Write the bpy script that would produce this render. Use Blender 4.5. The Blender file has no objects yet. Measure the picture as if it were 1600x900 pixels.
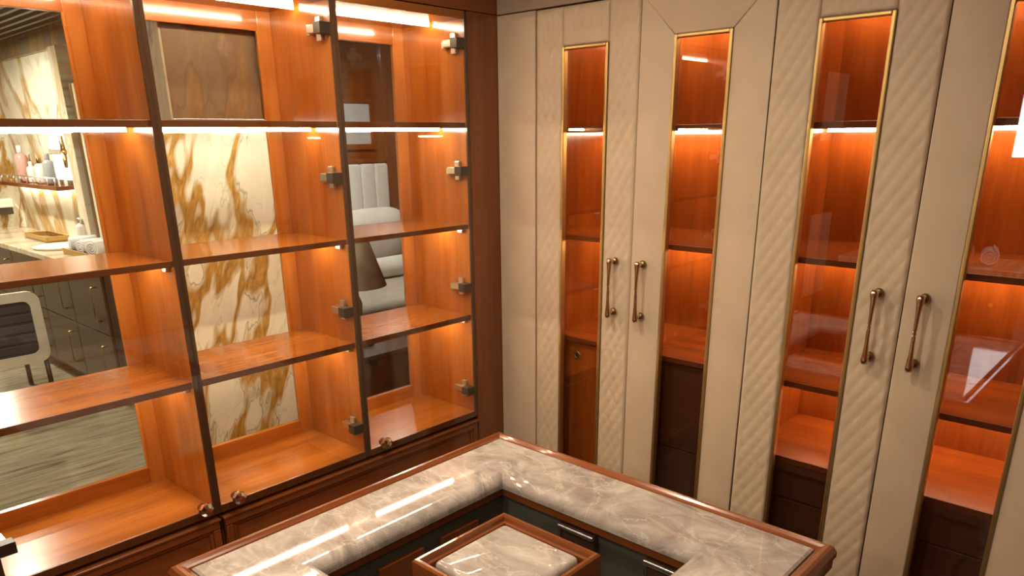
import bpy, bmesh, math, random
from mathutils import Vector, Matrix
random.seed(7)
sc = bpy.context.scene
PI = math.pi
COL = sc.collection

# ------------------------------------------------------------------ camera
YAW, PITCH, ROLL = 0.748037, 0.333974, -0.011347
cam_d = bpy.data.cameras.new('camera'); cam = bpy.data.objects.new('camera', cam_d); COL.objects.link(cam)
cam_d.sensor_width = 36.0
cam_d.lens = 1153.5 / 1600 * 36
cam_d.shift_y = 165.0 / 1600           # the photograph is the upper part of a taller frame
cam_d.clip_start = 0.02
hd = Vector((-math.sin(YAW), math.cos(YAW), 0)); rt = Vector((math.cos(YAW), math.sin(YAW), 0))
fw = hd * math.cos(PITCH) - Vector((0, 0, 1)) * math.sin(PITCH); up = rt.cross(fw)
r2 = rt * math.cos(ROLL) + up * math.sin(ROLL); u2 = -rt * math.sin(ROLL) + up * math.cos(ROLL)
M = Matrix((r2, u2, -fw)).transposed().to_4x4(); M.translation = Vector((1.9, -1.99, 1.66))
cam.matrix_world = M
sc.camera = cam

# ------------------------------------------------------------------ world, exposure
w = bpy.data.worlds.new('world'); sc.world = w; w.use_nodes = True
w.node_tree.nodes['Background'].inputs[0].default_value = (0.05, 0.06, 0.09, 1)
w.node_tree.nodes['Background'].inputs[1].default_value = 0.3
vs = sc.view_settings
vs.view_transform = 'Standard'; vs.look = 'None'; vs.gamma = 1.0; vs.use_curve_mapping = False
vs.exposure = 0.0
LED = 92.0          # strength of the shelf light strips
DOWN = 8.4         # watts of each ceiling downlight
try:
    sc.cycles.transparent_max_bounces = 24
    sc.cycles.max_bounces = 10
    sc.cycles.sample_clamp_indirect = 6.0
    sc.cycles.caustics_reflective = False
    sc.cycles.caustics_refractive = False
except Exception:
    pass

# ------------------------------------------------------------------ materials
MATS = {}
def nmat(name):
    m = bpy.data.materials.new(name); m.use_nodes = True
    nt = m.node_tree; b = nt.nodes['Principled BSDF']
    MATS[name] = m
    return m, nt, b
def N(nt, t, **kw):
    n = nt.nodes.new(t)
    for k, v in kw.items(): setattr(n, k, v)
    return n
def ramp(nt, stops):
    r = N(nt, 'ShaderNodeValToRGB'); e = r.color_ramp.elements
    while len(e) < len(stops): e.new(0.5)
    for i, (p, c) in enumerate(stops):
        e[i].position = p; e[i].color = (c[0], c[1], c[2], 1)
    return r
def coords(nt, scale=(1, 1, 1), rot=(0, 0, 0), loc=(0, 0, 0)):
    g = N(nt, 'ShaderNodeNewGeometry'); mp = N(nt, 'ShaderNodeMapping')
    nt.links.new(g.outputs['Position'], mp.inputs['Vector'])
    mp.inputs['Scale'].default_value = scale; mp.inputs['Rotation'].default_value = rot; mp.inputs['Location'].default_value = loc
    return mp
def noise(nt, vec, scale, detail=4, rough=0.55, dist=0.0):
    n = N(nt, 'ShaderNodeTexNoise'); n.inputs['Scale'].default_value = scale; n.inputs['Detail'].default_value = detail
    n.inputs['Roughness'].default_value = rough; n.inputs['Distortion'].default_value = dist
    nt.links.new(vec, n.inputs['Vector']); return n
def mixc(nt, fac, a, b, mode='MIX'):
    m = N(nt, 'ShaderNodeMix', data_type='RGBA', blend_type=mode)
    for s, v in ((m.inputs[0], fac), (m.inputs[6], a), (m.inputs[7], b)):
        if hasattr(v, 'links') or hasattr(v, 'is_linked'): nt.links.new(v, s)
        elif isinstance(v, tuple): s.default_value = (v[0], v[1], v[2], 1)
        else: s.default_value = v
    return m.outputs[2]
def math_(nt, op, a, b=0.0, c=0.0):
    m = N(nt, 'ShaderNodeMath', operation=op)
    for s, v in zip(m.inputs, (a, b, c)):
        if hasattr(v, 'is_linked'): nt.links.new(v, s)
        else: s.default_value = v
    return m.outputs[0]

def wood(name, axis, dark, light, rough=0.2, coat=0.5):
    m, nt, b = nmat(name)
    s = {'x': (1.2, 14, 14), 'y': (14, 1.2, 14), 'z': (14, 14, 1.2)}[axis]
    mp = coords(nt, s)
    n1 = noise(nt, mp.outputs[0], 1.0, 4, 0.55, 0.15)
    mp2 = coords(nt, tuple(v * 7 for v in s))
    n2 = noise(nt, mp2.outputs[0], 1.0, 3, 0.6, 0.2)
    f = math_(nt, 'ADD', math_(nt, 'MULTIPLY', n1.outputs[0], 0.72), math_(nt, 'MULTIPLY', n2.outputs[0], 0.28))
    r = ramp(nt, [(0.28, dark), (0.5, tuple((a + c) / 2 for a, c in zip(dark, light))), (0.72, light)])
    nt.links.new(f, r.inputs[0]); nt.links.new(r.outputs[0], b.inputs['Base Color'])
    b.inputs['Roughness'].default_value = rough
    b.inputs['Coat Weight'].default_value = coat; b.inputs['Coat Roughness'].default_value = 0.06
    b.inputs['Specular IOR Level'].default_value = 0.35
    return m
CH_D, CH_L = (0.25, 0.066, 0.009), (0.48, 0.165, 0.025)
for a in 'xyz': wood('cherry_' + a, a, CH_D, CH_L)
wood('cherry_rail', 'z', (0.32, 0.10, 0.016), (0.52, 0.20, 0.042))
for a in 'xyz': wood('mahogany_' + a, a, (0.145, 0.038, 0.010), (0.25, 0.074, 0.019), 0.2, 0.6)
for a in 'xz': wood('redwood_' + a, a, (0.21, 0.040, 0.006), (0.42, 0.115, 0.017), 0.22, 0.4)
wood('walnut_x', 'x', (0.055, 0.028, 0.018), (0.10, 0.052, 0.034), 0.25, 0.3)
wood('walnut_lip', 'y', (0.10, 0.030, 0.010), (0.16, 0.055, 0.018), 0.3, 0.2)
wood('walnut_z', 'z', (0.055, 0.026, 0.014), (0.10, 0.048, 0.026), 0.25, 0.3)

def plain(name, col, rough=0.5, metal=0.0, spec=0.5, bump=0.0, bscale=200, coat=0.0, emit=None, estr=0.0, var=0.06):
    m, nt, b = nmat(name)
    mp = coords(nt)
    n = noise(nt, mp.outputs[0], 9.0, 4)
    r = ramp(nt, [(0.3, tuple(c * (1 - var) for c in col)), (0.7, tuple(min(1, c * (1 + var)) for c in col))])
    nt.links.new(n.outputs[0], r.inputs[0]); nt.links.new(r.outputs[0], b.inputs['Base Color'])
    b.inputs['Roughness'].default_value = rough; b.inputs['Metallic'].default_value = metal
    b.inputs['Specular IOR Level'].default_value = spec; b.inputs['Coat Weight'].default_value = coat
    if bump:
        n2 = noise(nt, mp.outputs[0], bscale, 3)
        bp = N(nt, 'ShaderNodeBump'); bp.inputs['Strength'].default_value = bump; bp.inputs['Distance'].default_value = 0.002
        nt.links.new(n2.outputs[0], bp.inputs['Height']); nt.links.new(bp.outputs[0], b.inputs['Normal'])
    if emit:
        b.inputs['Emission Color'].default_value = (*emit, 1); b.inputs['Emission Strength'].default_value = estr
    return m
plain('leather', (0.535, 0.412, 0.285), 0.5, bump=0.12, bscale=260, spec=0.35)
plain('suede_trim', (0.36, 0.27, 0.19), 0.7, bump=0.1)
plain('gold', (0.60, 0.42, 0.16), 0.42, metal=1.0)
plain('bronze_metal', (0.62, 0.50, 0.33), 0.2, metal=1.0)
plain('brass_dark', (0.30, 0.20, 0.09), 0.35, metal=1.0)
plain('chrome', (0.88, 0.86, 0.80), 0.28, metal=1.0)
plain('black_plastic', (0.035, 0.028, 0.022), 0.35)
plain('smoked_panel', (0.10, 0.092, 0.075), 0.2, coat=0.2)
plain('led', (1, 0.95, 0.88), 0.5, emit=(1.0, 0.83, 0.60), estr=LED)
plain('led_wash', (1, 0.97, 0.9), 0.5, emit=(1.0, 0.93, 0.76), estr=34.0)
plain('nickel', (0.82, 0.78, 0.68), 0.3, metal=1.0)
plain('polished', (0.88, 0.86, 0.82), 0.07, metal=1.0)
plain('led_wardrobe', (1, 0.95, 0.88), 0.5, emit=(1.0, 0.83, 0.60), estr=LED * 0.75)
plain('ceiling_paint', (0.55, 0.46, 0.36), 0.7)
plain('plaster', (0.55, 0.47, 0.37), 0.7)
plain('white_lacquer', (0.72, 0.68, 0.56), 0.35)
plain('dark_weave', (0.05, 0.052, 0.06), 0.6, bump=0.2)
plain('olive_drawer', (0.055, 0.046, 0.032), 0.35)
plain('towel', (0.80, 0.79, 0.78), 0.95, bump=0.5, bscale=300)
plain('linen', (0.74, 0.74, 0.70), 0.85, bump=0.2)
plain('grey_linen', (0.42, 0.40, 0.34), 0.85, bump=0.2)
plain('shade_fabric', (0.36, 0.34, 0.28), 0.8, bump=0.2)
plain('sconce_glass', (0.9, 0.93, 0.95), 0.3, emit=(0.85, 0.93, 1.0), estr=1.6)
plain('bottle_white', (0.75, 0.70, 0.66), 0.3)
plain('bottle_pink', (0.55, 0.32, 0.27), 0.3)
plain('bottle_grey', (0.30, 0.31, 0.31), 0.2)
plain('downlight_lens', (1, 0.95, 0.85), 0.4, emit=(1.0, 0.86, 0.66), estr=12.0)
plain('night_glass', (0.75, 0.8, 0.85), 0.3, emit=(0.85, 0.93, 1.0), estr=9.0)
plain('slat_wood', (0.17, 0.135, 0.095), 0.5)
plain('slat_dark', (0.09, 0.075, 0.055), 0.5)
plain('print_paper', (0.50, 0.52, 0.52), 0.5)

def glass(name, tint, ior=1.45, extra=0.0):
    m = bpy.data.materials.new(name); m.use_nodes = True; nt = m.node_tree; MATS[name] = m
    for n in list(nt.nodes): nt.nodes.remove(n)
    o = N(nt, 'ShaderNodeOutputMaterial'); mx = N(nt, 'ShaderNodeMixShader')
    t = N(nt, 'ShaderNodeBsdfTransparent'); t.inputs[0].default_value = (*tint, 1)
    g = N(nt, 'ShaderNodeBsdfGlossy'); g.inputs['Roughness'].default_value = 0.0; g.inputs[0].default_value = (1, 1, 1, 1)
    ge = N(nt, 'ShaderNodeNewGeometry'); dt = N(nt, 'ShaderNodeVectorMath', operation='DOT_PRODUCT')
    nt.links.new(ge.outputs['Normal'], dt.inputs[0]); nt.links.new(ge.outputs['Incoming'], dt.inputs[1])
    c = math_(nt, 'ABSOLUTE', dt.outputs['Value']); f0 = ((ior - 1) / (ior + 1)) ** 2 + extra
    p5 = math_(nt, 'POWER', math_(nt, 'SUBTRACT', 1.0, c), 5.0)       # Schlick, the same from both faces
    fac = math_(nt, 'ADD', math_(nt, 'MULTIPLY', p5, 1 - f0), f0)
    nt.links.new(fac, mx.inputs[0]); nt.links.new(t.outputs[0], mx.inputs[1]); nt.links.new(g.outputs[0], mx.inputs[2])
    nt.links.new(mx.outputs[0], o.inputs[0])
glass('clear_glass', (0.965, 0.955, 0.93))
glass('back_glass', (0.95, 0.945, 0.93))
glass('bronze_glass', (0.93, 0.86, 0.80), 1.5, 0.04)

def gold_marble(name, mirror=None, axis='y', base=(0.74, 0.70, 0.56), amount=1.0, seed=0.0, slant=0.35, k=1.0, zs=0.2, rough=0.1):
    """cream marble with ochre streaks and thin grey veins running mostly upright; k = bands per metre scale"""
    m, nt, b = nmat(name)
    g = N(nt, 'ShaderNodeNewGeometry'); sp = N(nt, 'ShaderNodeSeparateXYZ'); nt.links.new(g.outputs['Position'], sp.inputs[0])
    h = sp.outputs[{'x': 0, 'y': 1}[axis]]
    if mirror is not None:                       # book-matched slabs
        h = math_(nt, 'ABSOLUTE', math_(nt, 'SUBTRACT', h, mirror))
    hh = math_(nt, 'ADD', h, math_(nt, 'MULTIPLY', sp.outputs[2], -slant))
    cb = N(nt, 'ShaderNodeCombineXYZ')
    nt.links.new(math_(nt, 'MULTIPLY', hh, k), cb.inputs[0]); nt.links.new(math_(nt, 'MULTIPLY', sp.outputs[2], zs * k), cb.inputs[1]); cb.inputs[2].default_value = seed
    # bend the bands a little
    wn = noise(nt, cb.outputs[0], 1.6, 3, 0.5); wv_ = N(nt, 'ShaderNodeVectorMath', operation='MULTIPLY_ADD')
    nt.links.new(wn.outputs[1], wv_.inputs[0]); wv_.inputs[1].default_value = (0.35, 0.10, 0); nt.links.new(cb.outputs[0], wv_.inputs[2])
    v = wv_.outputs[0]
    def ridge(scale, width, dist, off=0.5, det=4):
        n = noise(nt, v, scale, det, 0.5, dist)
        d = math_(nt, 'ABSOLUTE', math_(nt, 'SUBTRACT', n.outputs[0], off))
        return math_(nt, 'MAXIMUM', math_(nt, 'SUBTRACT', 1.0, math_(nt, 'DIVIDE', d, width)), 0.0)
    fine = noise(nt, v, 16, 5, 0.7)
    band = math_(nt, 'MULTIPLY', ridge(1.7, 0.060, 0.1, 0.5, 3), 1.9)
    band = math_(nt, 'MINIMUM', math_(nt, 'MULTIPLY', band, math_(nt, 'ADD', math_(nt, 'MULTIPLY', fine.outputs[0], 1.1), 0.30)), 1.0)
    band = math_(nt, 'MULTIPLY', math_(nt, 'MAXIMUM', band, 0.0), amount)
    veins = math_(nt, 'MULTIPLY', ridge(1.7, 0.010, 0.1, 0.56, 4), 0.6)
    hair = math_(nt, 'MULTIPLY', ridge(3.4, 0.012, 0.3, 0.5), 0.35)
    soft = noise(nt, v, 2.2, 5, 0.6, 0.3)
    base_r = ramp(nt, [(0.35, tuple(c * 0.86 for c in base)), (0.65, base)]); nt.links.new(soft.outputs[0], base_r.inputs[0])
    oc = ramp(nt, [(0.32, (0.26, 0.14, 0.028)), (0.55, (0.46, 0.27, 0.06)), (0.72, (0.62, 0.43, 0.16))]); nt.links.new(fine.outputs[0], oc.inputs[0])
    c = mixc(nt, hair, base_r.outputs[0], (0.34, 0.27, 0.15))
    c = mixc(nt, band, c, oc.outputs[0])
    c = mixc(nt, veins, c, (0.17, 0.11, 0.045))
    nt.links.new(c, b.inputs['Base Color'])
    b.inputs['Roughness'].default_value = rough; b.inputs['Specular IOR Level'].default_value = 0.4
gold_marble('marble_slab_gold', None, 'y', (0.84, 0.82, 0.68), 1.0, 5.3, 0.28, 4.0, 0.30)
gold_marble('marble_wall_gold', -4.99, 'x', (0.80, 0.75, 0.60), 0.85, 2.3, 0.40, 1.35, 0.40)
gold_marble('marble_pale', None, 'x', (0.62, 0.61, 0.50), 0.25, 7.7, 0.05, 4.0)
gold_marble('marble_counter', None, 'x', (0.74, 0.68, 0.52), 0.5, 2.7, 0.05, 3.0)
def streak_marble(name, base, vein, sx, sy, sz, rough=0.12):
    m, nt, b = nmat(name)
    mp = coords(nt, (sx, sy, sz))
    n1 = noise(nt, mp.outputs[0], 1.0, 7, 0.62, 0.5)
    r = ramp(nt, [(0.32, vein), (0.45, tuple(v * 0.4 + c * 0.6 for v, c in zip(vein, base))), (0.62, base)])
    nt.links.new(n1.outputs[0], r.inputs[0]); nt.links.new(r.outputs[0], b.inputs['Base Color'])
    b.inputs['Roughness'].default_value = rough
streak_marble('marble_floor', (0.33, 0.31, 0.215), (0.11, 0.095, 0.058), 26, 2.6, 20, 0.12)
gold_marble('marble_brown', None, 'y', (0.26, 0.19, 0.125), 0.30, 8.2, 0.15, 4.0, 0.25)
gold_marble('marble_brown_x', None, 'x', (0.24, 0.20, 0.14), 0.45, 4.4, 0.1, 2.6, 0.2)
def grey_marble(name):
    m, nt, b = nmat(name)
    mp = coords(nt, (1, 1.6, 1), (0, 0, 0.7))
    n1 = noise(nt, mp.outputs[0], 7.0, 9, 0.66, 1.1)
    r = ramp(nt, [(0.30, (0.20, 0.162, 0.14)), (0.46, (0.335, 0.285, 0.25)), (0.60, (0.45, 0.39, 0.345)), (0.75, (0.60, 0.53, 0.47))])
    nt.links.new(n1.outputs[0], r.inputs[0])
    n2 = noise(nt, mp.outputs[0], 4.5, 5, 0.55, 1.2)
    d = math_(nt, 'ABSOLUTE', math_(nt, 'SUBTRACT', n2.outputs[0], 0.5))
    k = math_(nt, 'MULTIPLY', math_(nt, 'MAXIMUM', math_(nt, 'SUBTRACT', 1.0, math_(nt, 'DIVIDE', d, 0.014)), 0.0), 0.38)
    c = mixc(nt, k, r.outputs[0], (0.66, 0.60, 0.52))
    nt.links.new(c, b.inputs['Base Color']); b.inputs['Roughness'].default_value = 0.035
    b.inputs['Specular IOR Level'].default_value = 0.5
grey_marble('marble_grey')

# ------------------------------------------------------------------ mesh helpers
def wloc(o):
    v = Vector((0, 0, 0))
    while o is not None:
        v = v + o.location; o = o.parent
    return v
def link(name, me, mat, parent=None, origin=None):
    o = bpy.data.objects.new(name, me); COL.objects.link(o)
    if mat is not None and not me.materials: me.materials.append(MATS[mat])
    if parent is not None: o.parent = parent
    return o
def finish(name, bm, mat, parent=None, smooth=False):
    """world-space bmesh -> object; local coordinates are relative to the parent, or to the base of the mesh"""
    bmesh.ops.recalc_face_normals(bm, faces=bm.faces[:])
    if parent is not None: off = wloc(parent)
    else:
        xs = [v.co for v in bm.verts]
        off = Vector(((min(c.x for c in xs) + max(c.x for c in xs)) / 2, (min(c.y for c in xs) + max(c.y for c in xs)) / 2, min(c.z for c in xs)))
    for v in bm.verts: v.co -= off
    if smooth:
        for f in bm.faces: f.smooth = True
    me = bpy.data.meshes.new(name); bm.to_mesh(me); bm.free()
    o = link(name, me, mat, parent)
    if parent is None: o.location = off
    return o
def add_box(bm, x0, x1, y0, y1, z0, z1, bev=0.0, seg=2):
    vs_ = [bm.verts.new((x, y, z)) for z in (z0, z1) for y in (y0, y1) for x in (x0, x1)]
    fs = [(0, 2, 3, 1), (4, 5, 7, 6), (0, 1, 5, 4), (2, 6, 7, 3), (0, 4, 6, 2), (1, 3, 7, 5)]
    fa = [bm.faces.new([vs_[i] for i in f]) for f in fs]
    if bev:
        ed = list({e for f in fa for e in f.edges})
        bmesh.ops.bevel(bm, geom=ed, offset=bev, segments=seg, affect='EDGES', profile=0.5)
def box(name, x0, x1, y0, y1, z0, z1, mat, parent=None, bev=0.0015, seg=2, smooth=False):
    bm = bmesh.new(); add_box(bm, min(x0, x1), max(x0, x1), min(y0, y1), max(y0, y1), min(z0, z1), max(z0, z1), bev, seg)
    return finish(name, bm, mat, parent, smooth)
def add_lathe(bm, prof, c, seg=20, axis='z'):
    """prof: (radius, height) list, revolved about axis through c"""
    rings = []
    for r, h in prof:
        ring = []
        for i in range(seg):
            a = 2 * PI * i / seg; p = (r * math.cos(a), r * math.sin(a), h)
            if axis == 'x': p = (h, p[0], p[1])
            elif axis == 'y': p = (p[0], h, p[1])
            ring.append(bm.verts.new((c[0] + p[0], c[1] + p[1], c[2] + p[2])))
        rings.append(ring)
    for a, b in zip(rings, rings[1:]):
        for i in range(seg): bm.faces.new((a[i], a[(i + 1) % seg], b[(i + 1) % seg], b[i]))
    if prof[0][0] > 1e-6: bm.faces.new(rings[0][::-1])
    if prof[-1][0] > 1e-6: bm.faces.new(rings[-1])
def lathe(name, prof, c, mat, parent=None, seg=20, axis='z', smooth=True):
    bm = bmesh.new(); add_lathe(bm, prof, c, seg, axis)
    o = finish(name, bm, mat, parent, smooth)
    return o
def add_tube(bm, pts, rad, seg=10):
    pts = [Vector(p) for p in pts]; rings = []
    for i, p in enumerate(pts):
        t = (pts[min(i + 1, len(pts) - 1)] - pts[max(i - 1, 0)]).normalized()
        a = t.cross(Vector((0, 0, 1)))
        if a.length < 1e-3: a = t.cross(Vector((1, 0, 0)))
        a.normalize(); b = t.cross(a); r = rad[i] if isinstance(rad, (list, tuple)) else rad
        rings.append([bm.verts.new(p + a * r * math.cos(2 * PI * k / seg) + b * r * math.sin(2 * PI * k / seg)) for k in range(seg)])
    for a, b in zip(rings, rings[1:]):
        for i in range(seg): bm.faces.new((a[i], a[(i + 1) % seg], b[(i + 1) % seg], b[i]))
    bm.faces.new(rings[0][::-1]); bm.faces.new(rings[-1])
def tube(name, pts, rad, mat, parent=None, seg=10):
    bm = bmesh.new(); add_tube(bm, pts, rad, seg); return finish(name, bm, mat, parent, True)
def empty(name, loc, label, cat, group=None):
    o = bpy.data.objects.new(name, None); COL.objects.link(o); o.location = loc; o.empty_display_size = 0.05
    return tag(o, label, cat, group)
def tag(o, label, cat, group=None):
    o['label'] = label; o['category'] = cat
    if group: o['group'] = group
    return o
def struct(o, label=None):
    o['kind'] = 'structure'
    if label: o['label'] = label
    return o
def sweep_square(name, prof, x0, x1, y0, y1, side, mat, parent, smooth=False):
    """one mitred side of a square frame; prof = (inset from outer edge, z) closed polygon"""
    cs = [(x0, y0), (x1, y0), (x1, y1), (x0, y1)]; ins = [(1, 1), (-1, 1), (-1, -1), (1, -1)]
    bm = bmesh.new(); rings = []
    for k in (side, (side + 1) % 4):
        rings.append([bm.verts.new((cs[k][0] + ins[k][0] * d, cs[k][1] + ins[k][1] * d, z)) for d, z in prof])
    n = len(prof)
    for i in range(n): bm.faces.new((rings[0][i], rings[0][(i + 1) % n], rings[1][(i + 1) % n], rings[1][i]))
    bm.faces.new(rings[0][::-1]); bm.faces.new(rings[1])
    return finish(name, bm, mat, parent, smooth)

# ------------------------------------------------------------------ the shell
FL = -0.02
struct(box('floor', 0, 3.4, -4.0, 0.6, FL, 0, 'walnut_x', bev=0), 'dark wooden floor of the dressing room')
CEIL = 2.32
struct(box('ceiling', -0.33, 3.4, -4.0, 0.6, CEIL, CEIL + 0.03, 'ceiling_paint', bev=0), 'beige ceiling of the dressing room')
struct(box('wall_left', -0.33, 0.0, -4.0, -1.735, 0, CEIL, 'mahogany_z', bev=0), 'dark wooden wall left of the display cabinets')
struct(box('wall_right', 3.4, 3.45, -4.0, 0.6, 0, CEIL, 'redwood_z', bev=0), 'wooden wall opposite the display cabinets')
struct(box('wall_back', -0.33, 3.4, -4.05, -4.0, 0, CEIL, 'redwood_z', bev=0), 'wooden wall opposite the wardrobes')
struct(box('wall_front', 1.795, 3.4, 0.0, 0.05, 0, CEIL, 'leather', bev=0), 'cream leather wall beside the wardrobes')
struct(box('wall_far', -0.02, 3.4, 0.55, 0.6, 0, CEIL, 'plaster', bev=0), 'plain wall behind the wardrobes')
struct(box('trim_1', -0.33, 0.004, -0.137, 0.0, 0, 2.046, 'mahogany_z', bev=0.002), 'dark wooden post in the corner beside the wardrobes')
struct(box('trim_2', -0.33, 0.006, -1.735, 0.0, 2.047, CEIL, 'mahogany_y', bev=0.002), 'dark wooden fascia above the display cabinets')
struct(box('trim_3', 0.007, 1.79, -0.004, 0.06, 2.046, CEIL, 'suede_trim', bev=0.002), 'brown padded fascia above the wardrobe doors')
struct(box('trim_4', 0.006, 0.175, -0.002, 0.03, 0, 2.043, 'leather', bev=0.002), 'plain cream leather filler strip beside the dark wooden post')
struct(box('trim_5', -0.02, 0.006, 0.0, 0.55, 0, CEIL, 'mahogany_z', bev=0))

# ------------------------------------------------------------------ display cabinets
ZB, ZT, XB = 0.652, 2.046, -0.31
SIDE = 0.012
def hinge(parent, ys, sgn, z):
    """dark block on the glass, plated arm and cross plate on the side panel; sgn = direction from panel into the cabinet"""
    h = box('hinge', -0.032, 0.0, ys, ys + sgn * 0.036, z - 0.015, z + 0.015, 'black_plastic', parent, 0.001)
    h['label'] = 'dark block and plated arm of a glass door hinge'
    return h
def hinge_arm(parent, ys, sgn, z):
    bm = bmesh.new()
    def b(x0, x1, a, c, z0, z1, bv=0.0015): add_box(bm, x0, x1, min(ys + sgn * a, ys + sgn * c), max(ys + sgn * a, ys + sgn * c), z0, z1, bv, 1)
    b(-0.080, -0.0325, 0.006, 0.026, z - 0.010, z + 0.012)
    b(-0.056, -0.034, 0.000, 0.012, z - 0.030, z + 0.032)
    b(-0.094, -0.078, 0.002, 0.018, z - 0.014, z + 0.007)
    add_lathe(bm, [(0.004, 0), (0.004, 0.003)], (-0.045, ys + sgn * 0.020, z + 0.002), 8, 'y')
    o = finish('hinge_arm', bm, 'nickel', parent); o['label'] = 'plated steel hinge arm'
    return o
def knob(parent, y, z):
    bm = bmesh.new()
    add_lathe(bm, [(0.008, 0.0105), (0.0075, 0.016), (0.013, 0.019), (0.0195, 0.026), (0.0215, 0.033), (0.0185, 0.042), (0.010, 0.048), (0.0, 0.049)], (0, y, z), 9, 'x')
    o = finish('knob', bm, 'polished', parent); o['label'] = 'chrome faceted knob'
    bm = bmesh.new(); add_lathe(bm, [(0.013, 0.0075), (0.013, 0.0100), (0.009, 0.0104)], (0, y, z), 14, 'x')
    k = finish('knob_plate', bm, 'mahogany_x', parent, True)
def cabinet(y0, y1, hinge_right, label):
    root = empty('display_cabinet', (-0.155, (y0 + y1) / 2, ZB), label, 'cabinet', 'glass display cabinets along the left wall')
    for q in (y0, y1 - SIDE):
        box('side_panel', XB, -0.006, q, q + SIDE, ZB, ZT, 'cherry_z', root)
        box('edge_strip', -0.0059, 0, q, q + SIDE, ZB, ZT, 'walnut_z', root, 0.001)
    a, b = y0 + SIDE, y1 - SIDE
    box('top_panel', XB, 0, a, b, 2.022, ZT, 'cherry_y', root)
    f = box('bottom_panel', XB, -0.005, a, b, ZB, 0.675, 'cherry_y', root)
    box('front_lipping', -0.0049, 0, a, b, ZB, 0.675, 'walnut_lip', f, 0.001)
    # boards of the bottom show a lengthwise joint: a thin front board
    for z0, z1 in ((1.692, 1.709), (1.357, 1.373), (1.030, 1.049)):
        f = box('shelf', XB + 0.008, -0.013, a, b, z0, z1, 'cherry_y', root, 0.0005)
        box('front_lipping', -0.0129, -0.009, a, b, z0, z1, 'walnut_lip', f, 0.001)
    # framed back with a glass pane
    gw = 0.044
    box('back_stile', XB - 0.02, XB, y0, a + gw, ZB, ZT, 'cherry_rail', root)
    box('back_stile', XB - 0.02, XB, b - gw, y1, ZB, ZT, 'cherry_rail', root)
    box('back_rail', XB - 0.02, XB, a + gw, b - gw, 1.968, ZT, 'cherry_y', root)
    box('back_rail', XB - 0.02, XB, a + gw, b - gw, ZB, 0.722, 'cherry_y', root)
    for q in (a + gw, b - gw):
        s = 1 if q == a + gw else -1
        box('glazing_bead', XB - 0.004, XB + 0.004, q - s * 0.002, q + s * 0.006, 0.722, 1.968, 'cherry_rail', root, 0.001)
    box('back_pane', XB - 0.014, XB - 0.010, a + gw - 0.004, b - gw + 0.004, 0.718, 1.972, 'back_glass', root, 0)
    for zt, x in ((2.022, -0.16), (1.692, -0.13), (1.357, -0.13), (1.030, -0.13)):
        ls = box('light_strip', x - 0.004, x + 0.004, a + 0.004, b - 0.012, zt - 0.0080, zt, 'led', root, 0)
        ls['label'] = 'white light strip under the board'
    # glass door
    d = box('glass_door', 0.001, 0.007, y0 + 0.002, y1 - 0.002, ZB + 0.003, ZT - 0.004, 'clear_glass', root, 0)
    d['label'] = 'frameless clear glass door'
    ys, sg = (b, -1) if hinge_right else (a, 1)
    for z in (1.952, 1.553, 1.151, 0.760):
        hinge(d, ys, sg, z); hinge_arm(d, ys, sg, z)
    knob(d, y0 + 0.052 if hinge_right else y1 - 0.046, 0.695)
    for z in (1.357, 1.030):
        for yy, s in ((a, 1), (b, -1)):
            bx = box('shelf_bracket', -0.052, -0.030, yy, yy + s * 0.012, z - 0.014, z - 0.0005, 'chrome', root, 0.001)
    return root
cabinet(-0.652, -0.138, True, 'glass display cabinet beside the dark corner post, bedroom visible through its back')
cabinet(-1.182, -0.652, True, 'middle glass display cabinet with veined cream marble visible through its back')
cabinet(-1.713, -1.182, False, 'leftmost glass display cabinet with a bathroom vanity visible through its back')
struct(box('trim_6', -0.33, 0.004, -1.735, -1.714, 0, 2.046, 'mahogany_z', bev=0.001))

# base cabinets under them
def base(y0, y1, label):
    root = empty('base_cabinet', (-0.16, (y0 + y1) / 2, 0), label, 'cabinet', 'wooden base cabinets under the display cabinets')
    box('body', -0.32, -0.018, y0, y1, 0.0, 0.640, 'mahogany_y', root)
    box('top_moulding', -0.018, 0.010, y0, y1, 0.631, 0.640, 'mahogany_y', root, 0.003, 3)
    f = box('drawer_front', -0.018, -0.004, y0 + 0.004, y1 - 0.004, 0.10, 0.630, 'mahogany_y', root)
    fw_ = 0.022
    ya, yb, za, zb = y0 + 0.004, y1 - 0.004, 0.10, 0.630
    box('frame_rail', -0.004, 0.006, ya, yb, zb - fw_, zb, 'mahogany_y', f, 0.003, 2)
    box('frame_rail', -0.004, 0.006, ya, yb, za, za + fw_, 'mahogany_y', f, 0.003, 2)
    box('frame_stile', -0.004, 0.0058, ya, ya + fw_, za + fw_, zb - fw_, 'mahogany_z', f, 0.003, 2)
    box('frame_stile', -0.004, 0.0058, yb - fw_, yb, za + fw_, zb - fw_, 'mahogany_z', f, 0.003, 2)
    box('inner_bead', -0.004, 0.001, ya + fw_, yb - fw_, zb - fw_ - 0.010, zb - fw_, 'mahogany_y', f, 0.002, 2)
    box('inner_bead', -0.004, 0.001, ya + fw_, ya + fw_ + 0.010, za + fw_, zb - fw_ - 0.010, 'mahogany_z', f, 0.002, 2)
    box('inner_bead', -0.004, 0.001, yb - fw_ - 0.010, yb - fw_, za + fw_, zb - fw_ - 0.010, 'mahogany_z', f, 0.002, 2)
    box('plinth', -0.30, -0.03, y0, y1, 0.0, 0.09, 'walnut_x', root)
base(-1.172, -0.139, 'wide wooden base cabinet behind the island, nearer the corner post')
base(-1.712, -1.180, 'wooden base cabinet under the leftmost glass display cabinet')

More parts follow.
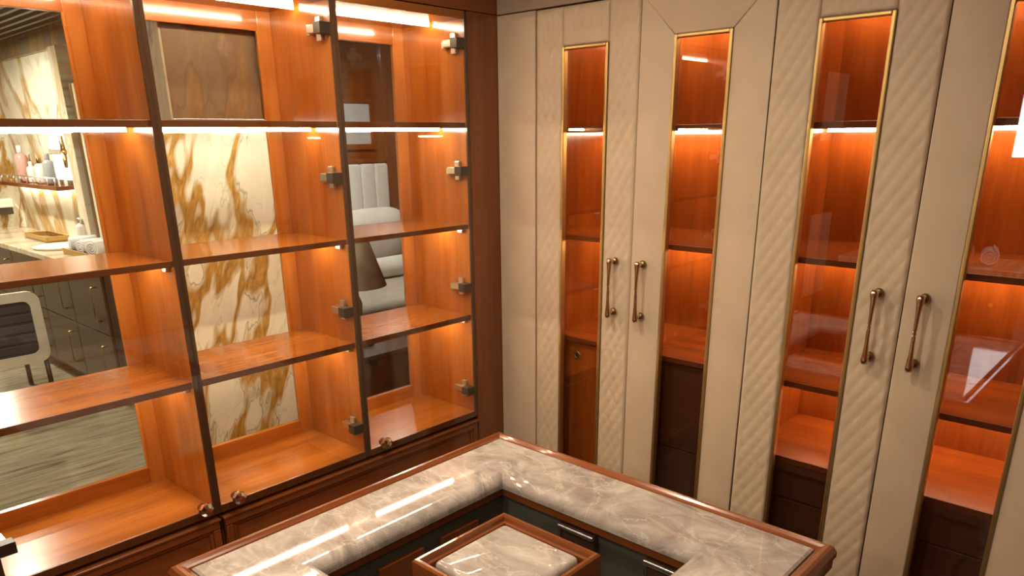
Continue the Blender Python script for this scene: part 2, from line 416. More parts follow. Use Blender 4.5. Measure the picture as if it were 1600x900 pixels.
# ------------------------------------------------------------------ wardrobes
DT, DB = 2.042, 0.08           # door top, bottom
WT, WB = 1.918, 0.26           # window opening
FRONT, DTH = 0.0, 0.026
QW, QH = 0.034, 0.056
def quilt(x, z):
    u = x / QW + z / QH; v = x / QW - z / QH
    return 0.0026 * math.sqrt(abs(math.sin(PI * u) * math.sin(PI * v)) + 1e-6)
def quilted(name, x0, x1, z0, z1, parent):
    bm = bmesh.new(); st = 0.0052
    nx = max(2, int((x1 - x0) / st)); nz = max(2, int((z1 - z0) / st)); g = []
    for j in range(nz + 1):
        row = []
        for i in range(nx + 1):
            x = x0 + (x1 - x0) * i / nx; z = z0 + (z1 - z0) * j / nz
            e = min(x - x0, x1 - x, z - z0, z1 - z); k = min(1.0, e / 0.006)
            row.append(bm.verts.new((x, FRONT + 0.0035 - 0.0035 * k ** 0.5 - quilt(x, z) * k, z)))
        g.append(row)
    for j in range(nz):
        for i in range(nx): bm.faces.new((g[j][i], g[j][i + 1], g[j + 1][i + 1], g[j + 1][i]))
    # skirt back to the door board so that the pad has thickness
    rim = [g[0][i] for i in range(nx + 1)] + [g[j][nx] for j in range(1, nz + 1)] + [g[nz][i] for i in range(nx - 1, -1, -1)] + [g[j][0] for j in range(nz - 1, 0, -1)]
    bk = [bm.verts.new((v.co.x, FRONT + 0.008, v.co.z)) for v in rim]
    for i in range(len(rim)):
        bm.faces.new((rim[i], bk[i], bk[(i + 1) % len(rim)], rim[(i + 1) % len(rim)]))
    bm.faces.new(bk[::-1])
    return finish(name, bm, 'leather', parent, True)
def pad(name, pts, parent):
    """flat leather pad, outline in (x, z), softly rounded edges"""
    bm = bmesh.new()
    f = [bm.verts.new((x, FRONT - 0.001, z)) for x, z in pts]; b = [bm.verts.new((x, FRONT + 0.008, z)) for x, z in pts]
    top = bm.faces.new(f); bm.faces.new(b[::-1])
    n = len(pts)
    for i in range(n): bm.faces.new((f[i], b[i], b[(i + 1) % n], f[(i + 1) % n]))
    bmesh.ops.bevel(bm, geom=list(top.edges), offset=0.004, segments=3, affect='EDGES', profile=0.5)
    return finish(name, bm, 'leather', parent, True)
def handle(x, parent):
    zt, zb = 1.290, 1.098
    bm = bmesh.new(); pts = []; rad = []
    n = 22
    for i in range(n + 1):
        t = i / n; z = zb + (zt - zb) * t
        e = abs(2 * t - 1)
        pts.append((x, FRONT - 0.036 + 0.004 * e ** 2, z)); rad.append(0.0048 + 0.0072 * e ** 3.0 - (0.004 if i in (0, n) else 0))
    add_tube(bm, pts, rad, 12)
    for z in (zt - 0.012, zb + 0.014):                 # the arms that go back into the door
        add_tube(bm, [(x, FRONT - 0.033, z), (x + 0.002, FRONT - 0.02, z + 0.002), (x + 0.003, FRONT + 0.004, z + 0.003)], [0.006, 0.0055, 0.006], 10)
    h = finish('handle', bm, 'bronze_metal', parent, True); h['label'] = 'twisted bronze pull handle'
    for z in (zt - 0.010, zb + 0.016): lathe('handle_boss', [(0.011, FRONT - 0.004), (0.012, FRONT - 0.010), (0.009, FRONT - 0.015), (0.0, FRONT - 0.017)], (x + 0.003, 0, z), 'brass_dark', parent, 14, 'y')
def door(x0, x1, quilt_it, handle_right, root):
    a, b = x0 + 0.0015, x1 - 0.0015
    c = (x0 + x1) / 2; hw = 0.089
    wa, wb = c - hw, c + hw                            # outer edge of the gold frame
    d = finish_frame('door', a, b, wa + 0.004, wb - 0.004, root)
    d['label'] = 'cream leather door with a tall gold framed window'
    if quilt_it:
        quilted('quilted_panel', a, wa, DB, DT, d); quilted('quilted_panel', wb, b, DB, DT, d)
        quilted('quilted_panel', wa, wb, WT + 0.010, DT, d); quilted('quilted_panel', wa, wb, DB, WB - 0.010, d)
    else:
        zt, zb = WT + 0.010, WB - 0.010
        pad('leather_panel', [(a, DB), (wa, zb), (wa, zt), (a, DT)], d)
        pad('leather_panel', [(b, DB), (b, DT), (wb, zt), (wb, zb)], d)
        pad('leather_panel', [(a, DT), (wa, zt), (wb, zt), (b, DT)], d)
        pad('leather_panel', [(a, DB), (b, DB), (wb, zb), (wa, zb)], d)
    # gold frame: four mitred bars with a step
    fr = bmesh.new(); t = 0.010
    for (p0, p1) in (((wa, WB - t), (wa, WT + t)), ((wb, WB - t), (wb, WT + t))):
        s = 1 if p0[0] == wa else -1
        add_box(fr, min(p0[0], p0[0] + s * t), max(p0[0], p0[0] + s * t), FRONT - 0.005, FRONT + 0.016, WB - t, WT + t, 0.0025, 2)
    for z0, z1 in ((WT, WT + t), (WB - t, WB)): add_box(fr, wa + t, wb - t, FRONT - 0.005, FRONT + 0.016, z0, z1, 0.0025, 2)
    g = finish('window_frame', fr, 'gold', d); g['label'] = 'slim gold metal window frame'
    p = box('glass_pane', wa + t - 0.003, wb - t + 0.003, FRONT + 0.010, FRONT + 0.014, WB - 0.003, WT + 0.003, 'bronze_glass', d, 0)
    p['label'] = 'faintly bronze glass pane'
    handle(x1 - 0.060 if handle_right else x0 + 0.046, d)
def finish_frame(name, a, b, wa, wb, root):
    """the door board: a slab with the window cut out"""
    bm = bmesh.new(); y0, y1 = FRONT + 0.008, FRONT + DTH
    add_box(bm, a, wa, y0, y1, DB, DT); add_box(bm, wb, b, y0, y1, DB, DT)
    add_box(bm, wa, wb, y0, y1, WT + 0.006, DT); add_box(bm, wa, wb, y0, y1, DB, WB - 0.006)
    return finish(name, bm, 'redwood_z', root)
IY, BY = 0.034, 0.43                  # inside front, back
def wardrobe(x0, x1, label, shelves, fill):
    xm = (x0 + x1) / 2
    root = empty('wardrobe', (xm, 0.2, 0), label, 'wardrobe', 'built-in wardrobes with leather doors')
    box('side_panel', x0, x0 + 0.016, 0.028, BY, 0, 2.045, 'redwood_z', root)
    box('side_panel', x1 - 0.016, x1, 0.028, BY, 0, 2.045, 'redwood_z', root)
    a, b = x0 + 0.016, x1 - 0.016
    box('back_panel', x0, x1, BY, BY + 0.015, 0, 2.045, 'redwood_z', root)
    box('top_panel', a, b, 0.028, BY, 2.022, 2.045, 'redwood_x', root)
    box('bottom_panel', a, b, 0.028, BY, 0.08, 0.10, 'redwood_x', root)
    box('plinth', x0, x1, 0.04, 0.06, 0, 0.078, 'walnut_x', root)
    for zt in shelves:
        f = box('shelf', a, b, IY + 0.011, BY, zt - 0.017, zt, 'redwood_x', root, 0.0005)
        box('front_lipping', a, b, IY + 0.006, IY + 0.0109, zt - 0.017, zt, 'walnut_lip', f, 0.001)
    for zt in [2.022] + [s - 0.017 for s in shelves[:-1]]:
        ly = 0.36
        ls = box('light_strip', a + 0.01, b - 0.01, ly, ly + 0.010, zt - 0.008, zt, 'led_wardrobe', root, 0)
        ls['label'] = 'white light strip under the board'
    box('middle_stile', xm - 0.02, xm + 0.02, 0.030, 0.034, 0.10, 2.022, 'redwood_z', root, 0)
    fill(root, a, b, xm)
    return root
def fill_one(root, a, b, xm):
    # tall locker board with a grommet behind the first door, dark drawers behind the second
    bx = box('locker_door', a + 0.004, xm - 0.022, 0.062, 0.078, 0.104, 0.955, 'cherry_z', root)
    lathe('grommet', [(0.014, 0.062), (0.016, 0.059), (0.011, 0.058), (0.009, 0.0615)], (0.322, 0, 0.912), 'chrome', bx, 18, 'y')
    lathe('grommet_hole', [(0.009, 0.0625), (0.009, 0.0600)], (0.322, 0, 0.912), 'black_plastic', bx, 14, 'y')
    for z0, z1 in ((0.104, 0.38), (0.384, 0.66), (0.664, 0.955)):
        box('drawer', xm + 0.022, b - 0.004, 0.062, 0.30, z0, z1, 'walnut_x', root)
def fill_two(root, a, b, xm):
    box('drawer_rail', a, b, IY + 0.010, IY + 0.03, 0.705, 0.731, 'walnut_x', root)
    for xa, xb in ((a + 0.004, xm - 0.021), (xm + 0.021, b - 0.004)):
        for z0, z1 in ((0.104, 0.36), (0.364, 0.608), (0.612, 0.70)):
            box('drawer', xa, xb, 0.058, 0.36, z0, z1, 'walnut_x', root)
w1 = wardrobe(0.190, 0.982, 'leather-fronted wardrobe nearest the corner, small round grommet behind its left window', [1.690, 1.342, 0.983], fill_one)
door(0.177, 0.577, True, True, w1); door(0.577, 0.984, False, False, w1)
w2 = wardrobe(0.986, 1.788, 'leather-fronted wardrobe at the right edge with dark drawers behind its windows', [1.690, 1.342, 0.985, 0.750], fill_two)
door(0.984, 1.386, True, True, w2); door(1.386, 1.789, False, False, w2)

# ------------------------------------------------------------------ island
IX0, IX1, IY1, IY0, IZ = 0.515, 1.477, -0.554, -1.516, 0.85
isl = empty('island_counter', ((IX0 + IX1) / 2, (IY0 + IY1) / 2, 0), 'square wooden island with a grey marble rim around a dark recess', 'island')
rim = [(0.0, IZ - 0.050), (0.0, IZ - 0.030), (-0.004, IZ - 0.024), (-0.004, IZ - 0.012), (0.002, IZ + 0.001), (0.008, IZ + 0.005), (0.016, IZ + 0.005), (0.021, IZ + 0.001), (0.026, IZ - 0.002), (0.030, IZ - 0.010), (0.030, IZ - 0.050)]
MW = 0.212                             # distance of the marble's inner edge from the outer edge
slab = [(0.031, IZ - 0.034), (0.031, IZ - 0.004), (0.036, IZ)]
R = 0.026
for k in range(0, 9):
    t = PI / 2 * k / 8
    slab.append((MW - R + R * math.sin(t), IZ - R + R * math.cos(t)))
slab.append((MW, IZ - 0.034))
trimp = [(MW - 0.04, IZ - 0.062), (MW - 0.04, IZ - 0.035), (MW - 0.012, IZ - 0.035), (MW - 0.006, IZ - 0.040), (MW - 0.006, IZ - 0.056), (MW - 0.012, IZ - 0.062)]
wallp = [(MW - 0.040, 0.42), (MW - 0.040, IZ - 0.063), (MW - 0.024, IZ - 0.063), (MW - 0.024, 0.42)]
for s in range(4):
    sweep_square('wood_rim', rim, IX0, IX1, IY0, IY1, s, 'mahogany_x' if s % 2 == 0 else 'mahogany_y', isl)
    ms = sweep_square('marble_slab', slab, IX0, IX1, IY0, IY1, s, 'marble_grey', isl)
    ms['label'] = 'mitred grey beige marble slab with a rounded inner edge'
    sweep_square('inner_trim', trimp, IX0, IX1, IY0, IY1, s, 'mahogany_x' if s % 2 == 0 else 'mahogany_y', isl)
    sweep_square('inner_wall', wallp, IX0, IX1, IY0, IY1, s, 'smoked_panel', isl)
box('inner_floor', IX0 + MW - 0.040, IX1 - MW + 0.040, IY0 + MW - 0.040, IY1 - MW + 0.040, 0.40, 0.42, 'smoked_panel', isl)
for s in range(4):
    sweep_square('side_panel', [(0.012, 0.06), (0.012, IZ - 0.051), (0.030, IZ - 0.051), (0.030, 0.06)], IX0, IX1, IY0, IY1, s, 'mahogany_z', isl)
    sweep_square('plinth', [(0.03, 0.0), (0.03, 0.06), (0.06, 0.06), (0.06, 0.0)], IX0, IX1, IY0, IY1, s, 'walnut_x', isl)
# small drawers set into the far inner wall, panels into the left one
yw = IY1 - MW + 0.024
for xa, xb in ((0.908, 1.012), (1.150, 1.255)):
    dr = box('inner_drawer', xa, xb, yw - 0.016, yw + 0.0, 0.62, 0.782, 'walnut_x', isl, 0.002)
    bm = bmesh.new()
    add_box(bm, xa - 0.001, xb + 0.001, yw - 0.026, yw - 0.0165, 0.772, 0.783, 0.003, 2); add_box(bm, xa - 0.001, xa + 0.006, yw - 0.020, yw - 0.0165, 0.62, 0.7715, 0.001, 1)
    e = finish('drawer_edge', bm, 'chrome', dr); e['label'] = 'polished metal edge'
xw = IX0 + MW - 0.024
for ya, yb in ((-0.965, -0.84), (-1.15, -1.02)):
    box('inner_panel', xw, xw + 0.012, ya, yb, 0.60, 0.755, 'mahogany_y', isl, 0.002)
# raised wood-framed marble box in the recess
PX0, PX1, PY1, PY0, PZ = 0.901, 1.163, -0.944, -1.206, 0.885
pd = empty('display_box', ((PX0 + PX1) / 2, (PY0 + PY1) / 2, 0.42), 'small square wooden box topped with a marble cushion inside the island recess', 'box')
pr = [(0, PZ - 0.075), (0, PZ - 0.004), (0.004, PZ), (0.010, PZ), (0.013, PZ - 0.004), (0.015, PZ - 0.012), (0.021, PZ - 0.014), (0.021, PZ - 0.075)]
for s in range(4): sweep_square('wood_frame', pr, PX0, PX1, PY0, PY1, s, 'mahogany_x' if s % 2 == 0 else 'mahogany_y', pd)
box('marble_top', PX0 + 0.028, PX1 - 0.028, PY0 + 0.028, PY1 - 0.028, PZ - 0.06, PZ - 0.004, 'marble_grey', pd, 0.014, 5, True)
box('base', PX0 + 0.012, PX1 - 0.012, PY0 + 0.012, PY1 - 0.012, 0.42, PZ - 0.061, 'smoked_panel', pd, 0.002)

# ------------------------------------------------------------------ downlights of the dressing room
def downlight(x, y, z, label, watts, col=(1.0, 0.86, 0.66), size=0.10):
    root = empty('downlight', (x, y, z - 0.012), label, 'ceiling light', 'round downlights in the ceiling')
    bm = bmesh.new(); add_lathe(bm, [(0.058, z), (0.058, z - 0.006), (0.052, z - 0.011), (0.044, z - 0.010), (0.042, z)], (x, y, 0), 24)
    finish('ring', bm, 'chrome', root, True)
    bm = bmesh.new(); add_lathe(bm, [(0.041, z - 0.001), (0.041, z - 0.006), (0.0, z - 0.007)], (x, y, 0), 20)
    finish('lens', bm, 'downlight_lens', root, True)
    ld = bpy.data.lights.new('bulb', 'AREA'); ld.shape = 'DISK'; ld.size = size; ld.energy = watts; ld.color = col; ld.spread = math.radians(178)
    lo = bpy.data.objects.new('bulb', ld); COL.objects.link(lo); lo.parent = root; lo.location = (0, 0, -0.004)
for x, y, lb, k in ((0.45, -0.95, 'round ceiling downlight between the island and the display cabinets', 1.15), (1.10, -1.15, 'round ceiling downlight above the island', 0.9),
                 (0.75, -2.1, 'round ceiling downlight in front of the leftmost display cabinet', 1.0), (2.3, -2.4, 'round ceiling downlight behind the island', 0.8),
                 (1.5, -3.3, 'round ceiling downlight at the far end of the dressing room', 1.3)):
    downlight(x, y, CEIL, lb, DOWN * k * 1.25)

# ------------------------------------------------------------------ bathroom beyond the left cabinets
CB = 2.49
struct(box('floor_bathroom', -6.3, -0.34, -2.6, 0.106, FL, 0, 'marble_floor', bev=0), 'streaked grey green marble floor of the bathroom')
struct(box('wall_bathroom_vanity', -6.3, -1.5, 0.106, 0.2, 0, CB, 'marble_wall_gold', bev=0), 'cream and ochre marble wall behind the vanity')
struct(box('wall_bathroom_end', -6.3, -6.21, -2.6, 0.106, 0, CB, 'marble_slab_gold', bev=0), 'marble end wall of the bathroom')
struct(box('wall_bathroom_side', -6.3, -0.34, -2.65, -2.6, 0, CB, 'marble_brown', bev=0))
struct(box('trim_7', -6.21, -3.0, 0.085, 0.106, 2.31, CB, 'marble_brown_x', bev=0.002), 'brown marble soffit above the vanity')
struct(box('wall_marble', -1.0, -0.62, -0.905, -0.33, 0, 1.715, 'marble_slab_gold', bev=0.001), 'cream marble slab wall with ochre veins behind the middle cabinet')
struct(box('trim_8', -1.0, -0.618, -0.912, -0.9055, 0, 1.715, 'marble_pale', bev=0.0), 'pale marble edge of the slab wall')
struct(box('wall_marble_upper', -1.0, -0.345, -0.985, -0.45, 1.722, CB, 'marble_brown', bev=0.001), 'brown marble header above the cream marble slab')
struct(box('trim_14', -1.0, -0.345, -0.992, -0.9855, 1.716, CB, 'marble_pale', bev=0.0), 'pale marble edge of the brown header')
sl = struct(box('trim_15', -0.50, -0.44, -0.98, -0.46, 1.7165, 1.7215, 'chrome', bev=0), 'added light channel under the brown marble header')
ws = box('light_strip', -0.485, -0.455, -0.97, -0.47, 1.710, 1.716, 'led_wash', sl, 0)  # unseen strip, added to brighten the cream slab behind the middle cabinet
cb = struct(box('ceiling_bathroom', -6.3, -0.34, -2.65, 2.9, CB, CB + 0.03, 'slat_dark', bev=0), 'dark slatted ceiling of the bathroom')
for i in range(22):
    yy = 0.07 - i * 0.085
    box('ceiling_slat', -6.2, -2.6, yy - 0.028, yy, CB - 0.035, CB - 0.0005, 'slat_wood', cb, 0)
struct(box('trim_9', -4.40, -4.24, 0.0, 0.106, 0.9205, 2.30, 'marble_counter', bev=0.003), 'veined marble pilaster at the end of the vanity')
for i, (xa, xb, m) in enumerate(((-4.20, -4.16, 'brass_dark'), (-4.14, -4.09, 'marble_counter'), (-4.07, -4.03, 'gold'), (-4.01, -3.84, 'white_lacquer'))):
    struct(box('trim_%d' % (10 + i), xa, xb, 0.03, 0.105, 0.93, 2.05, m, bev=0.002))
# vanity
van = empty('vanity_unit', (-4.75, -0.14, 0), 'bathroom vanity with olive drawers and a thick marble counter', 'vanity')
box('counter', -6.205, -3.05, -0.394, 0.105, 0.875, 0.92, 'marble_counter', van, 0.008, 3)
box('body', -6.20, -3.08, -0.35, 0.10, 0.08, 0.874, 'olive_drawer', van)
box('toe_kick', -6.20, -3.10, -0.30, 0.10, 0.0, 0.079, 'walnut_x', van)
n = 5; wv = 3.1 / n
for i in range(n):
    xa = -6.19 + i * wv
    for z0, z1 in ((0.10, 0.48), (0.486, 0.868)):
        d = box('drawer_front', xa + 0.004, xa + wv - 0.004, -0.368, -0.351, z0, z1, 'olive_drawer', van, 0.003)
        xc = xa + wv * 0.80
        bm = bmesh.new(); zc = (z0 + z1) / 2
        add_tube(bm, [(xc, -0.369, zc - 0.11), (xc, -0.395, zc - 0.11), (xc, -0.398, zc - 0.10), (xc, -0.398, zc + 0.10), (xc, -0.395, zc + 0.11), (xc, -0.369, zc + 0.11)], 0.006, 8)
        finish('bar_handle', bm, 'gold', d, True)
bs = lathe('basin', [(0.19, 0.921), (0.20, 0.935), (0.185, 0.936), (0.15, 0.925), (0.0, 0.922)], (-4.35, -0.17, 0), 'white_lacquer', van, 28)
# wall shelf with a rail
sh = empty('wall_shelf', (-5.4, 0.03, 1.31), 'dark wooden wall shelf with a metal gallery rail above the vanity', 'shelf')
box('shelf_board', -6.209, -4.62, -0.055, 0.105, 1.31, 1.342, 'mahogany_x', sh, 0.002)
box('return_board', -6.209, -6.03, -0.60, -0.056, 1.31, 1.342, 'mahogany_y', sh, 0.002)
bm = bmesh.new(); add_tube(bm, [(-6.04, -0.60, 1.40), (-6.04, -0.045, 1.40), (-4.64, -0.045, 1.40)], 0.006, 6); finish('gallery_rail', bm, 'chrome', sh, True)
for i in range(9): tube('rail_post', [(-6.04 + i * 0.172, -0.045, 1.3425), (-6.04 + i * 0.172, -0.045, 1.40)], 0.005, 'chrome', sh, 6)
ls = box('light_strip', -6.1, -4.66, 0.06, 0.085, 1.300, 1.3095, 'led_wash', sh, 0); ls['label'] = 'white light strip under the shelf'
def bottle(x, y, z, h, r, m, cap, label):
    root = empty('bottle', (x, y, z), label, 'bottle', 'toiletries on the bathroom shelf')
    lathe('body', [(r * 0.92, z), (r, z + h * 0.06), (r, z + h * 0.66), (r * 0.8, z + h * 0.74), (r * 0.42, z + h * 0.79), (0, z + h * 0.79)], (x, y, 0), m, root, 14)
    lathe('cap', [(r * 0.40, z + h * 0.791), (r * 0.44, z + h * 0.82), (r * 0.44, z + h * 0.97), (r * 0.34, z + h), (0, z + h)], (x, y, 0), cap, root, 12)
ZS = 1.3425
bottle(-5.62, 0.02, ZS, 0.30, 0.050, 'bottle_pink', 'bottle_white', 'tall pink bottle with a white cap on the bathroom shelf')
bottle(-5.47, 0.04, ZS, 0.17, 0.036, 'bottle_white', 'bottle_white', 'short white bottle beside the tall pink one on the shelf')
bottle(-5.20, 0.03, ZS, 0.20, 0.042, 'bottle_white', 'brass_dark', 'pale bottle with a dark pump cap on the bathroom shelf')
bottle(-4.98, 0.03, ZS, 0.24, 0.044, 'bottle_grey', 'bottle_grey', 'slim grey bottle nearest the glowing wall lamp')
bottle(-4.36, -0.02, 0.921, 0.20, 0.04, 'bottle_white', 'chrome', 'white soap bottle on the bathroom counter')
# wall lamp
wl = empty('wall_lamp', (-4.70, 0.05, 1.38), 'glowing white wall lamp with a metal band and gold ornament above the vanity', 'lamp')
box('diffuser', -4.86, -4.56, 0.03, 0.075, 1.385, 1.78, 'sconce_glass', wl, 0.012, 3)
box('band', -4.88, -4.54, 0.022, 0.080, 1.575, 1.612, 'chrome', wl, 0.003)
box('back_plate', -4.80, -4.62, 0.0755, 0.105, 1.42, 1.76, 'brass_dark', wl, 0.003)
bm = bmesh.new()
for k in range(4):
    a = k * PI / 2
    add_tube(bm, [(-4.52, 0.015, 1.593), (-4.52 + 0.05 * math.cos(a), 0.015, 1.593 + 0.11 * math.sin(a)), (-4.52 + 0.02 * math.cos(a + .8), 0.015, 1.593 + 0.05 * math.sin(a + .8))], [0.02, 0.012, 0.006], 8)
finish('ornament', bm, 'gold', wl, True)
# things on the counter
tr = empty('tray', (-5.0, -0.08, 0.9205), 'long gilded tray lying on the bathroom counter', 'tray')
box('tray_base', -5.25, -4.72, -0.17, 0.0, 0.9205, 0.930, 'brass_dark', tr, 0.002)
for a in ((-5.25, -4.72, -0.17, -0.16), (-5.25, -4.72, -0.01, 0.0)): box('tray_rim', *a, 0.9305, 0.965, 'gold', tr, 0.002)
for a in ((-5.25, -5.24, -0.159, -0.011), (-4.73, -4.72, -0.159, -0.011)): box('tray_rim', *a, 0.9305, 0.965, 'gold', tr, 0.002)
def roll(x, y, z, r, l, label, ang=0.0, group='rolled white towels on the bathroom counter'):
    bm = bmesh.new(); pts = []
    for i in range(40):
        t = i / 39; a = t * 3.2 * 2 * PI; rr = r * (0.12 + 0.88 * t)
        pts.append((rr * math.cos(a), rr * math.sin(a)))
    th = r * 0.24
    A = [bm.verts.new((px, -l / 2, pz)) for px, pz in pts]; B = [bm.verts.new((px, l / 2, pz)) for px, pz in pts]
    inn = [(px * (1 - th / max(math.hypot(px, pz), 1e-4) * 0.9) if math.hypot(px, pz) > th else px * 0.1, pz * (1 - th / max(math.hypot(px, pz), 1e-4) * 0.9) if math.hypot(px, pz) > th else pz * 0.1) for px, pz in pts]
    A2 = [bm.verts.new((px, -l / 2, pz)) for px, pz in inn]; B2 = [bm.verts.new((px, l / 2, pz)) for px, pz in inn]
    for i in range(39):
        bm.faces.new((A[i], A[i + 1], B[i + 1], B[i])); bm.faces.new((A2[i + 1], A2[i], B2[i], B2[i + 1]))
        bm.faces.new((A[i + 1], A[i], A2[i], A2[i + 1])); bm.faces.new((B[i], B[i + 1], B2[i + 1], B2[i]))
    bm.faces.new((A[0], B[0], B2[0], A2[0])); bm.faces.new((A[-1], A2[-1], B2[-1], B[-1]))
    bmesh.ops.rotate(bm, verts=bm.verts[:], cent=(0, 0, 0), matrix=Matrix.Rotation(ang, 3, 'Z'))
    bmesh.ops.translate(bm, verts=bm.verts[:], vec=(x, y, z + r))
    return tag(finish('rolled_towel', bm, 'towel', None, True), label, 'towel', group)
tb = empty('towel_tray', (-3.75, -0.17, 0.9205), 'low gilded tray holding rolled towels on the bathroom counter', 'tray')
box('tray_base', -3.98, -3.50, -0.28, -0.06, 0.9205, 0.928, 'brass_dark', tb, 0.002)
for a in ((-3.98, -3.50, -0.285, -0.275), (-3.98, -3.50, -0.065, -0.055)): box('tray_rim', *a, 0.9205, 0.962, 'gold', tb, 0.002)
for i, lb in enumerate(('rolled white towel at the left end of the low tray', 'rolled white towel in the middle of the low tray', 'rolled white towel at the right end of the low tray')):
    roll(-3.90 + i * 0.16, -0.17, 0.9285, 0.058 - 0.004 * (i == 1), 0.17, lb, 0.35 * (i - 1) + 0.2)
sp_ = empty('soap_holder', (-6.15, -0.02, 1.05), 'dark wall-mounted soap holder with a pale top at the bathroom corner', 'soap holder')
box('holder', -6.2095, -6.10, -0.17, 0.0, 1.05, 1.11, 'black_plastic', sp_, 0.004)
box('holder_lid', -6.2095, -6.08, -0.18, 0.01, 1.1105, 1.19, 'white_lacquer', sp_, 0.01, 3)
# chair with a white rounded frame
def rounded(x0, x1, y0, y1, z0, z1, r, seg=6):
    pts = []
    for cy, cz, a0 in ((y1 - r, z1 - r, 0), (y0 + r, z1 - r, PI / 2), (y0 + r, z0 + r, PI), (y1 - r, z0 + r, 1.5 * PI)):
        for k in range(seg + 1):
            a = a0 + PI / 2 * k / seg; pts.append((cy + r * math.cos(a), cz + r * math.sin(a)))
    return pts
ch = empty('vanity_chair', (-3.85, -0.92, 0), 'chair with a rounded white back frame and dark slatted panel in the bathroom', 'chair')
bm = bmesh.new(); CX = -3.6
o_, i_ = rounded(0, 0, -1.25, -0.590, 0.285, 0.755, 0.07), rounded(0, 0, -1.19, -0.650, 0.345, 0.695, 0.045)
lo = [[bm.verts.new((x, p[0], p[1])) for p in L] for x in (CX - 0.035, CX) for L in (o_, i_)]
for i in range(len(o_)):
    j = (i + 1) % len(o_)
    bm.faces.new((lo[2][i], lo[2][j], lo[3][j], lo[3][i])); bm.faces.new((lo[0][j], lo[0][i], lo[1][i], lo[1][j]))
    bm.faces.new((lo[0][i], lo[0][j], lo[2][j], lo[2][i])); bm.faces.new((lo[1][j], lo[1][i], lo[3][i], lo[3][j]))
finish('back_frame', bm, 'white_lacquer', ch, False)
box('back_panel', CX - 0.026, CX - 0.014, -1.20, -0.640, 0.335, 0.705, 'dark_weave', ch, 0)
for i in range(5): box('back_slat', CX - 0.0135, CX - 0.006, -1.188, -0.652, 0.362 + i * 0.066, 0.412 + i * 0.066, 'dark_weave', ch, 0.003)
box('seat', CX - 0.56, CX - 0.036, -1.24, -0.60, 0.40, 0.48, 'dark_weave', ch, 0.02, 3)
for x in (CX - 0.54, CX - 0.03):
    for y in (-1.22, -0.62): tube('leg', [(x, y, 0.0), (x, y, 0.30 if x > CX - 0.1 else 0.399)], 0.016, 'walnut_z' if 0 else 'black_plastic', ch, 8)
downlight(-3.2, -1.1, CB - 0.04, 'round ceiling downlight over the bathroom floor', 30, (1.0, 0.90, 0.72))
downlight(-4.9, -0.75, CB - 0.04, 'round ceiling downlight over the bathroom vanity', 75, (1.0, 0.93, 0.80))
downlight(-1.3, -1.35, CB - 0.04, 'round ceiling downlight beside the marble pier', 34, (1.0, 0.93, 0.80))

# ------------------------------------------------------------------ bedroom seen through the right cabinet
struct(box('floor_bedroom', -3.75, -0.34, 0.2, 2.9, FL, 0, 'walnut_x', bev=0), 'dark floor of the bedroom')
struct(box('wall_bedroom_end', -3.75, -3.66, 0.2, 2.9, 0, CB, 'mahogany_z', bev=0), 'dark wooden wall behind the bed')
struct(box('wall_bedroom_side', -3.75, -0.34, 2.9, 2.95, 0, CB, 'mahogany_z', bev=0), 'dark wooden side wall of the bedroom')
struct(box('trim_20', -3.66, -3.63, 2.36, 2.46, 0, CB, 'mahogany_z', bev=0.004), 'dark wooden pilaster beside the bed')
struct(box('trim_21', -3.66, -3.635, 0.4, 2.355, 1.462, 1.50, 'mahogany_y', bev=0.006), 'dark wooden rail above the headboard')
hb = empty('headboard', (-3.63, 1.7, 0.4), 'channel tufted pale headboard on the dark bedroom wall', 'headboard')
for i in range(9):
    y1 = 2.345 - i * 0.148
    bm = bmesh.new(); add_box(bm, -3.659, -3.60, y1 - 0.146, y1, 0.40, 1.455, 0.022, 4); finish('channel', bm, 'linen', hb, True)
pc = empty('wall_picture', (-3.65, 1.9, 1.57), 'framed pale picture above the headboard', 'picture')
box('picture_print', -3.658, -3.650, 1.55, 2.21, 1.62, 1.95, 'print_paper', pc, 0)
for a in ((1.52, 2.24, 1.575, 1.6195), (1.52, 2.24, 1.9505, 1.99)): box('picture_frame', -3.659, -3.635, *a, 'mahogany_y', pc, 0.003)
for a in ((1.52, 1.5495), (2.2105, 2.24)): box('picture_frame', -3.659, -3.635, *a, 1.6195, 1.9505, 'mahogany_z', pc, 0.003)
bed = empty('bed', (-2.95, 1.7, 0), 'bed with pale bedding seen through the right display cabinet', 'bed')
box('mattress', -3.595, -2.35, 0.95, 2.45, 0.28, 0.54, 'grey_linen', bed, 0.06, 5, True)
box('bed_base', -3.59, -2.40, 1.0, 2.42, 0.02, 0.28, 'walnut_x', bed, 0.02, 3)
def pillow(name, c, s, m, rot, label, cat='pillow'):
    bm = bmesh.new(); bmesh.ops.create_uvsphere(bm, u_segments=24, v_segments=16, radius=1)
    for v in bm.verts:
        p = v.co
        f = lambda t: math.copysign(abs(t) ** 0.55, t)
        v.co = Vector((p.x * s[0] * (0.55 + 0.45 * (1 - max(abs(f(p.y)), abs(f(p.z))) ** 4)), f(p.y) * s[1], f(p.z) * s[2]))
    bmesh.ops.rotate(bm, verts=bm.verts[:], cent=(0, 0, 0), matrix=Matrix.Rotation(rot, 3, 'Y'))
    bmesh.ops.translate(bm, verts=bm.verts[:], vec=c)
    return tag(finish(name, bm, m, None, True), label, cat)
pillow('pillow', (-3.42, 1.98, 0.835), (0.13, 0.36, 0.27), 'linen', 0.12, 'large white pillow leaning against the tufted headboard')
bm = bmesh.new(); add_lathe(bm, [(0.0, -0.30), (0.07, -0.295), (0.085, -0.27), (0.088, 0.0), (0.085, 0.27), (0.07, 0.295), (0.0, 0.30)], (-3.16, 2.03, 0.628), 20, 'y')
tag(finish('bolster', bm, 'linen', None, True), 'small pale bolster lying on the bed', 'pillow')
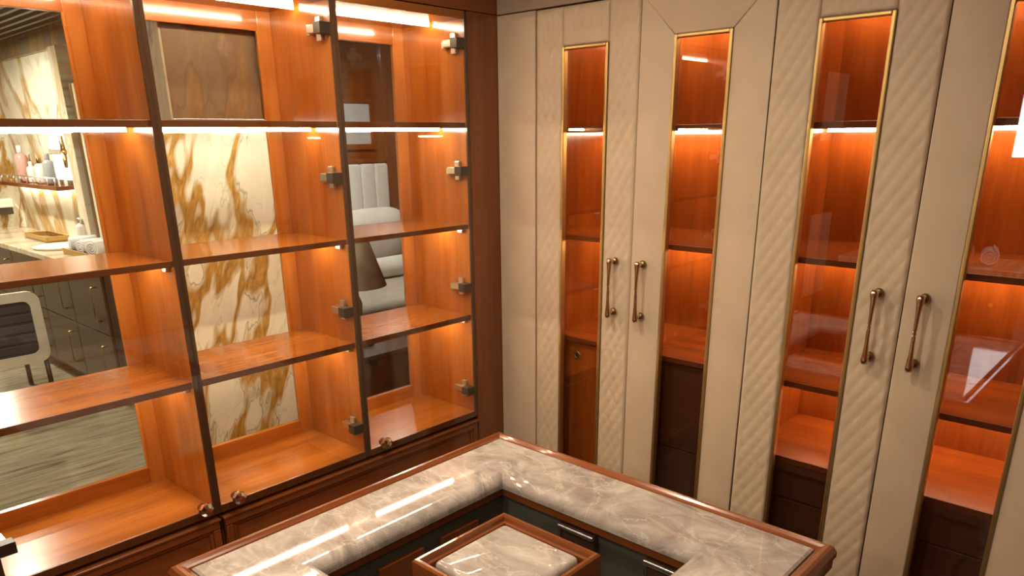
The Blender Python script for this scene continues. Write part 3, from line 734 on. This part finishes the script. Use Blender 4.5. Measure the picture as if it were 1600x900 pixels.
st = empty('side_table', (-1.05, 0.06, 0), 'dark wooden side table behind the right display cabinet', 'table')
box('body', -1.32, -0.80, -0.32, 0.30, 0.02, 0.70, 'walnut_z', st, 0.004)
box('table_top', -1.34, -0.78, -0.34, 0.32, 0.70, 0.72, 'walnut_x', st, 0.004)
lp = empty('table_lamp', (-1.0, 0.05, 0.7205), 'table lamp with a grey brown conical shade behind the right cabinet', 'lamp')
lathe('lamp_base', [(0.07, 0.7205), (0.07, 0.735), (0.02, 0.75), (0.025, 0.85), (0.03, 0.92), (0.012, 0.97), (0.008, 1.10)], (-1.0, 0.05, 0), 'brass_dark', lp, 18)
lathe('lamp_shade', [(0.150, 1.005), (0.074, 1.235), (0.071, 1.235), (0.147, 1.005)], (-1.0, 0.05, 0), 'shade_fabric', lp, 32)
downlight(-2.6, 1.5, CB - 0.0, 'round ceiling downlight over the bed', 34, (1.0, 0.95, 0.86))

# ------------------------------------------------------------------ behind the camera (seen only as reflections in the panes)
struct(box('window_1', 0.86, 1.10, -3.999, -3.985, 1.50, 1.95, 'night_glass', bev=0.004), 'bright window in the wall opposite the wardrobes')
for a in ((0.80, 0.8595, 1.44, 2.01), (1.1005, 1.16, 1.44, 2.01), (0.8595, 1.1005, 1.9505, 2.01), (0.8595, 1.1005, 1.44, 1.4995)):
    box('window_frame', a[0], a[1], -3.999, -3.97, a[2], a[3], 'mahogany_z', bpy.data.objects['window_1'], 0.003)
ds = empty('dresser', (0.95, -3.72, 0), 'low wooden dresser with a pale top below the window opposite the wardrobes', 'dresser')
box('body', 0.05, 1.95, -3.98, -3.47, 0.0, 0.80, 'mahogany_x', ds); box('top', 0.02, 1.98, -3.985, -3.44, 0.8005, 0.84, 'marble_counter', ds, 0.004)
for i in range(3):
    d = box('drawer', 0.07 + i * 0.63, 0.67 + i * 0.63, -3.469, -3.455, 0.45, 0.78, 'mahogany_x', ds, 0.004); lathe('knob', [(0.006, -3.455), (0.012, -3.44), (0.012, -3.43), (0, -3.425)], (0.37 + i * 0.63, 0, 0.62), 'gold', d, 12, 'y')
roll(0.72, -3.66, 0.841, 0.06, 0.22, 'rolled white towel at the left on the dresser opposite the wardrobes', 0.2, 'rolled towels on the dresser')
roll(0.90, -3.66, 0.841, 0.06, 0.22, 'rolled white towel at the right on the dresser opposite the wardrobes', -0.2, 'rolled towels on the dresser')

for z0, z1, lb in ((0.62, 1.16, 'lower quilted cream panel on the dark wall left of the display cabinets'), (1.62, 2.02, 'upper quilted cream panel on the dark wall left of the display cabinets')):
    o = quilted('padded_panel', 0.0, 0.34, z0, z1, None)
    o.rotation_euler = (0, 0, PI / 2); o.location = (0.0055, -3.08, o.location.z)
    tag(o, lb, 'wall panel', 'quilted panels on the dark wall')
